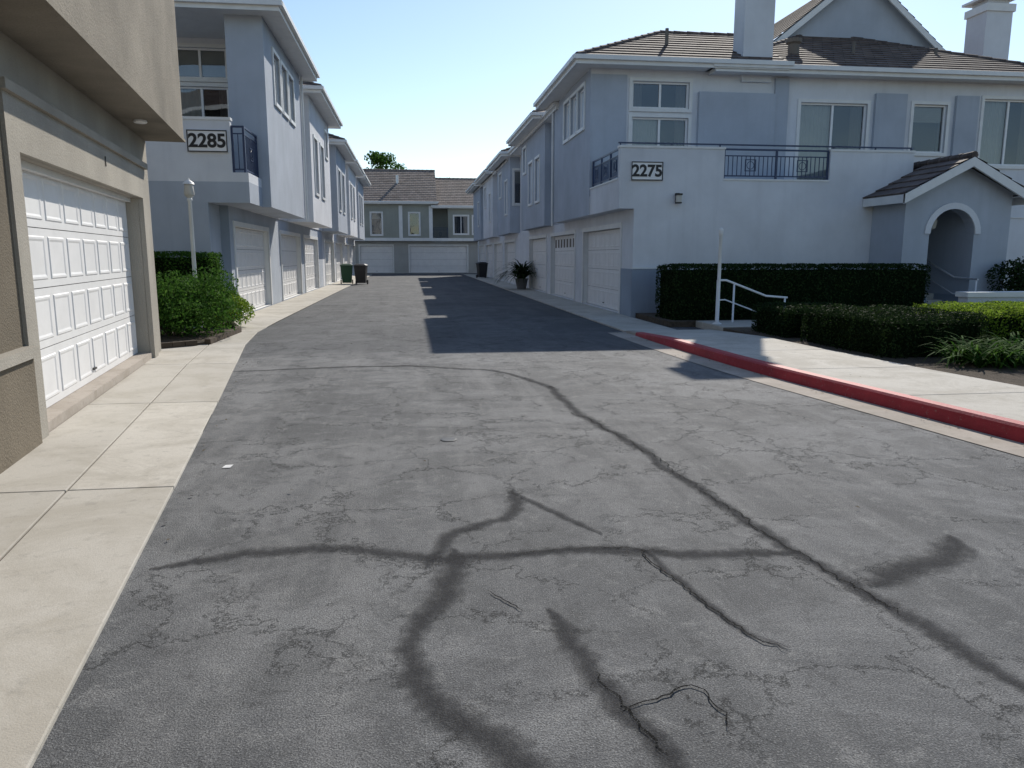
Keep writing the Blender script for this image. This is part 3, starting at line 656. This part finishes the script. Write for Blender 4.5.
# ================================================================== LEFT BUILDING 2285
lb=empty('townhouse_building')
mb=MB(); Z=7.0
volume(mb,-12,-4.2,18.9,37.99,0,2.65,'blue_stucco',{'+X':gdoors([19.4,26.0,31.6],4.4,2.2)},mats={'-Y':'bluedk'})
volume(mb,-9.5,-4.4,17.9,18.899,0,2.65,'blue_stucco')
mb.box(-9.5,-3.50,17.9,21.49,2.651,3.1,'blue_stucco')
mb.box(-9.5,-3.84,17.9,18.06,3.1,4.4,'white_stucco'); mb.box(-9.52,-3.82,17.88,18.08,4.4,4.46,'trim')
mb.box(-3.66,-3.50,18.06,19.39,3.1,3.3,'white_stucco'); mb.box(-3.84,-3.50,17.9,18.06,3.1,3.3,'white_stucco')
volume(mb,-4.15,-3.3,19.4,25.4,2.65,Z,'blue_stucco',{'+X':[W(20.6,21.5,5.3,6.5,blind=0),W(21.8,22.7,5.3,6.5,blind=0),W(23.0,23.9,5.3,6.5,blind=0)]})
volume(mb,-12,-4.15,21.5,37.9,2.651,Z-.02,'white_stucco',{'-Y':[W(-5.95,-4.6,6.0,6.75,cols=2,blind=.9),W(-5.95,-4.6,4.3,5.8,cols=2,blind=0,half=1)]})
volume(mb,-4.15,-3.3,27.6,33.9,2.65,Z-.1,'white_stucco',{'+X':[W(28.4,29.4,3.7,5.6,blind=.3),W(30.4,31.4,3.7,5.6,blind=0),W(32.2,33.0,5.4,6.4,blind=0)]})
mb.obj('walls',lb)
mb=MB(); hip_roof(mb,-12.4,-2.85,18.9,26.0,7.15,.42,along='x'); hip_roof(mb,-12.4,-2.85,27.1,34.4,7.02,.43,along='x'); hip_roof(mb,-12.3,-3.9,25.5,37.9,7.0,.2,along='y'); mb.obj('roof',lb)
mb=MB(); railing(mb,lambda u,n,z:(-3.58+n,u,z),18.0,19.38,3.3,4.3); railing(mb,lambda u,n,z:(u,17.98-n,z),-3.82,-3.58,3.3,4.3); mb.obj('balcony_railing',lb)
sign('2285',-4.74,-3.9,17.895,3.72,4.18,lb)
mb=MB(); mb.tube([(-3.25,25.5,7),(-3.25,25.5,2.6)],.04,'trim'); mb.obj('downspout',lb)
l2=empty('townhouse_building')
mb=MB(); volume(mb,-12,-4.2,38,60,0,2.65,'white_stucco',{'+X':gdoors([39,44.5,50,55.3],4.4)},mats={'-Y':'blue_stucco'})
for a,b,m in ((38,43.5,'blue_stucco'),(45.5,51.5,'white_stucco'),(53.5,59.5,'blue_stucco')):
    volume(mb,-12,-3.4,a,b,2.65,6.7,m,{'+X':[W(a+.8,a+1.8,3.7,5.6,blind=0),W(a+3,a+4,3.7,5.6,blind=.4)],'-Y':[W(-4.7,-3.9,4,5.6,blind=0)]})
volume(mb,-12,-5,43.5,53.5,2.65,6.6,'blue_stucco'); mb.obj('walls',l2)
mb=MB()
for a,b in ((37.5,44),(45,52),(53,60)): hip_roof(mb,-12.4,-2.95,a,b,6.8,.43,along='x')
mb.obj('roof',l2)
# ================================================================== END BUILDING
eb=empty('townhouse_building')
mb=MB(); Y=66
volume(mb,-14,16,Y,Y+9,0,2.75,'sage',{'-Y':[('garage',-4.2,-1.5,.04,2.3,{'cols':6}),('garage',-.05,4.8,.04,2.3,{'cols':8}),('garage',6.2,8.4,.04,2.3,{'cols':4}),('garage',-9.6,-5,.04,2.3,{})]},mats={'-Y':'ltgrey'})
volume(mb,-14,1.9,Y-.5,Y+9,2.75,5.75,'sage',{'-Y':[W(-3.2,-2.3,3.2,5.0,blind=.3),W(-.05,.8,3.2,5.0,blind=0),W(-7,-6,3.2,5,blind=0)]})
volume(mb,3.2,16,Y-.3,Y+9,2.75,5.5,'sage',{'-Y':[W(3.7,4.9,3.3,4.8,cols=2,blind=0),W(5.3,6.5,3.3,4.8,cols=2,blind=0)]})
volume(mb,1.9,3.2,Y+1,Y+9,2.75,5.5,'sage')
mb.box(-14,16,Y-.56,Y-.5,2.7,2.95,'trim'); mb.box(-.9,-.6,Y-.56,Y-.5,2.95,5.6,'trim'); mb.box(1.6,1.9,Y-.56,Y-.5,2.95,5.6,'trim'); mb.obj('walls',eb)
mb=MB(); mb.tile='tile2'; hip_roof(mb,-14.5,2.3,Y-1,Y+9.5,5.9,.58,hip=(1,0),along='x'); hip_roof(mb,1.9,16.5,Y-.8,Y+9.5,5.6,.52,hip=(0,1),along='x')
mb.tube([(-1,Y+2,7.4),(-1,Y+2,8.3)],.12,'trim'); mb.obj('roof',eb)
mb=MB(); railing(mb,lambda u,n,z:(u,Y-.45-n,z),1.95,3.15,2.8,3.8); mb.obj('balcony_railing',eb)
tree('tree',-2.6,80,11.8,3.4,'leafmd',6500,.3); tree('tree',4,84,9.6,2.5,'leafmd')
# ================================================================== VEGETATION
hedge('hedge',5.55,11.5,15.75,16.9,.12,1.28,'leafdk',900,.055)
hedge('hedge',6.25,7.6,12.1,13.4,.12,.62,'leafdk',1500,.045)
hedge('hedge',6.35,7.85,9.5,11.7,.12,.68,'leafdk',1700,.04,rz=.05,wob=.07)
hedge('hedge',8.2,13.5,9.9,11.7,.12,.72,'leaflt',1500,.045,wob=.09)
hedge('hedge',-5.6,-4.1,16.6,17.7,.05,1.55,'leafmd',1200,.05)
bush('bush',-4.3,14.6,.05,1.15,1.5,1.0,'leafmd',17000,.06,24)
bush('bush',-3.9,16.3,.05,.65,.9,.65,'leaflt',6000,.05,12)
bush('bush',14.3,16.2,.12,.9,.7,1.2,'leafdk',5000,.07,12)
bush('ground_cover_plant',9.2,7.9,.1,1.6,.5,.25,'leaflt',7000,.04,26)
def straps(name,cx,cy,rx,ry,n,mat,z0=.12,ln=.5,w=.016):
    e=empty(name); mb=MB()
    for i in range(n):
        a=random.uniform(0,6.28); r=math.sqrt(random.random()); ox,oy=cx+rx*r*math.cos(a),cy+ry*r*math.sin(a)
        for j in range(15):
            b=random.uniform(0,6.28); l=ln*random.uniform(.7,1.2); el=random.uniform(.6,1.4); P=[]
            dx,dy=math.cos(b),math.sin(b); h=0; d=0
            for k in range(6):
                t=k/5; P.append((ox+dx*d,oy+dy*d,z0+h)); ang=el-t*1.9; d+=l/5*math.cos(ang); h+=l/5*math.sin(ang)
            q=[]
            for k in range(5):
                w0=w*(1-(k/5)**2);w1=w*(1-((k+1)/5)**2)+.001; p0,p1=P[k],P[k+1]
                q.append([(p0[0]-dy*w0,p0[1]+dx*w0,p0[2]),(p0[0]+dy*w0,p0[1]-dx*w0,p0[2]),(p1[0]+dy*w1,p1[1]-dx*w1,p1[2]),(p1[0]-dy*w1,p1[1]+dx*w1,p1[2])])
            PP=q[0][:2]+[x for s in q for x in (s[2],s[3])]
            F=[(0,1,2,3)]+[(2*k+1,2*k,2*k+2,2*k+3) for k in range(1,5)]
            mb.poly(PP,F,mat)
    mb.obj('strap_leaves',e); return e
straps('agapanthus_plant',7.3,8.75,.45,.4,22,'leafmd',ln=.6)
straps('agapanthus_plant',8.1,8.7,.5,.5,28,'leafmd',ln=.6)
straps('agapanthus_plant',9.1,9.1,.6,.5,28,'leafmd',ln=.6)
mb=MB(); mb.prism([(-4.0,12.75),(-3.42,13.35),(-3.38,15.4),(-3.95,17.2),(-4.18,17.8),(-9,17.85),(-9,12.75)],.0,.06,'soil'); mb.obj('soil')
mb=MB()
pl=[(-4.05,12.78),(-3.42,13.30),(-3.36,15.4),(-3.95,17.2)]
for a,b in zip(pl,pl[1:]):
    a,b=Vector((*a,0)),Vector((*b,0)); n=int((b-a).length/.21); d=(b-a).normalized(); nn=Vector((-d.y,d.x,0))
    for i in range(n):
        p=a+d*i*.21; q=p+d*.2; mb.prism([(p.x-nn.x*.05,p.y-nn.y*.05),(q.x-nn.x*.05,q.y-nn.y*.05),(q.x+nn.x*.05,q.y+nn.y*.05),(p.x+nn.x*.05,p.y+nn.y*.05)],.0,.11,'bark')
mb.obj('planter_border')
mb=MB(); mb.box(10.2,16,12.9,13.15,.1,.74,'white_stucco'); mb.box(10.16,16.04,12.86,13.19,.74,.83,'trim'); mb.obj('planter_wall')
# ================================================================== STREET FURNITURE
def lamp_post(x,y,h):
    e=empty('street_lamp'); mb=MB()
    mb.lathe(x,y,[(.11,.05),(.11,.16),(.07,.2),(.055,.3),(.042,.4),(.036,h-.45),(.05,h-.43),(.05,h-.40),(.03,h-.38)],'trim',16); mb.obj('post',e,True)
    mb=MB(); mb.lathe(x,y,[(.04,h-.38),(.085,h-.34),(.1,h-.30),(.08,h-.12),(.075,h-.11)],'blind',16); mb.lathe(x,y,[(.11,h-.12),(.10,h-.09),(.05,h-.05),(.02,h-.03),(.025,h-.01),(.0,h)],'trim',16); mb.obj('lantern',e,True)
lamp_post(-4.3,16.1,3.0)
e=empty('street_lamp'); mb=MB(); mb.lathe(6.12,14.7,[(.09,.12),(.09,.15),(.035,.17),(.033,1.88),(.045,1.89),(.045,1.93),(.055,1.98),(.035,2.03),(.0,2.05)],'trim',14); mb.obj('post',e,True)
def handrail(pts,posts,zb):
    mb=MB(); mb.tube(pts,.022,'vinyl',10)
    for p,zt in posts: mb.tube([(p[0],p[1],zb),(p[0],p[1],zt)],.02,'vinyl',10)
    mb.tube([(pts[0][0],pts[0][1],pts[0][2]-.4)]+[(q[0],q[1],q[2]-.4) for q in pts[1:]],.014,'vinyl',8)
    mb.obj('handrail',None,True)
handrail([(6.2,14.95,1.0),(6.4,15.0,1.0),(7.4,15.25,.66),(7.9,15.3,.62)],[((6.2,14.95),1.0),((6.6,15.05),.92),((7.85,15.3),.62)],.13)
handrail([(11.85,16.6,.95),(11.85,17.1,.98),(11.85,18.3,1.42)],[((11.85,16.65),.95),((11.85,18.25),1.42)],.13)
handrail([(13.1,16.3,.95),(13.1,17.1,.98),(13.1,18.3,1.42)],[((13.1,16.35),.95),((13.1,18.25),1.42)],.13)
def trash_cart(x,y,rz,mat,lid):
    e=empty('trash_cart'); mb=MB(); a,b=.24,.31
    P=[(-a,-a,.08),(a,-a,.08),(a,a,.08),(-a,a,.08),(-b,-b,.95),(b,-b,.95),(b,b+.03,.95),(-b,b+.03,.95)]
    mb.poly(P,[(0,3,2,1),(4,5,6,7),(0,1,5,4),(1,2,6,5),(2,3,7,6),(3,0,4,7)],mat)
    mb.box(-b-.03,b+.03,-b-.03,b+.06,.951,.985,mat)
    mb.poly([(-b-.02,-b-.04,.99),(b+.02,-b-.04,.99),(b+.02,b+.07,1.0),(-b-.02,b+.07,1.0),(-.2,-.2,1.06),(.2,-.2,1.06),(.2,.22,1.07),(-.2,.22,1.07)],[(0,3,2,1),(4,5,6,7),(0,1,5,4),(1,2,6,5),(2,3,7,6),(3,0,4,7)],lid)
    mb.tube([(-.25,b+.12,1.0),(.25,b+.12,1.0)],.018,mat); mb.box(-.27,-.23,b+.03,b+.13,.97,1.0,mat); mb.box(.23,.27,b+.03,b+.13,.97,1.0,mat)
    for s in (-1,1): mb.tube([(s*.27,.24,.12),(s*.33,.24,.12)],.12,'black',16)
    mb.obj('cart_body',e,bevel=.012); e.location=(x,y,.0); e.rotation_euler[2]=rz
trash_cart(-3.35,41.2,.1,'bingreen','bingreen'); trash_cart(-2.6,41.0,-.1,'binblack','binblack')
trash_cart(4.7,51,.2,'binblack','binblack')
e=empty('potted_plant'); mb=MB(); mb.lathe(4.85,33.6,[(.2,.03),(.28,.45),(.32,.5),(.27,.5),(.26,.42),(0,.42)],'terracotta'); mb.obj('pot',e,True)
s=straps('strap_foliage',4.85,33.6,.12,.12,12,'leafdk',.42,1.5,.04); s.parent=e
# ================================================================== LIGHT
az,el=math.radians(25),math.radians(35)
sv=Vector((math.sin(az)*math.cos(el),math.cos(az)*math.cos(el),math.sin(el)))
sl=bpy.data.lights.new('sun','SUN'); sl.energy=5.0; sl.angle=math.radians(.5); sl.color=(1,.94,.84)
so=bpy.data.objects.new('sun',sl); S.collection.objects.link(so); so.rotation_euler=(-sv).to_track_quat('-Z','Y').to_euler()
w=bpy.data.worlds.new('World'); S.world=w; w.use_nodes=True; nt=w.node_tree; bg=nt.nodes['Background']
sk=nt.nodes.new('ShaderNodeTexSky'); sk.sky_type='NISHITA'; sk.sun_disc=False; sk.sun_elevation=el; sk.sun_rotation=az; sk.air_density=1.0; sk.dust_density=.2; sk.ozone_density=1.2
nt.links.new(sk.outputs[0],bg.inputs[0]); bg.inputs[1].default_value=.15
S.view_settings.view_transform='Standard'; S.view_settings.look='None'; S.view_settings.exposure=0
# ================================================================== CAMERA
c=bpy.data.cameras.new('Camera'); co=bpy.data.objects.new('Camera',c); S.collection.objects.link(co)
co.location=(0,0,1.5); co.rotation_euler=(math.radians(80.4),0,math.radians(-7.5)); c.lens=26.72; c.sensor_width=36; c.clip_end=2000; c.clip_start=.05
S.camera=co
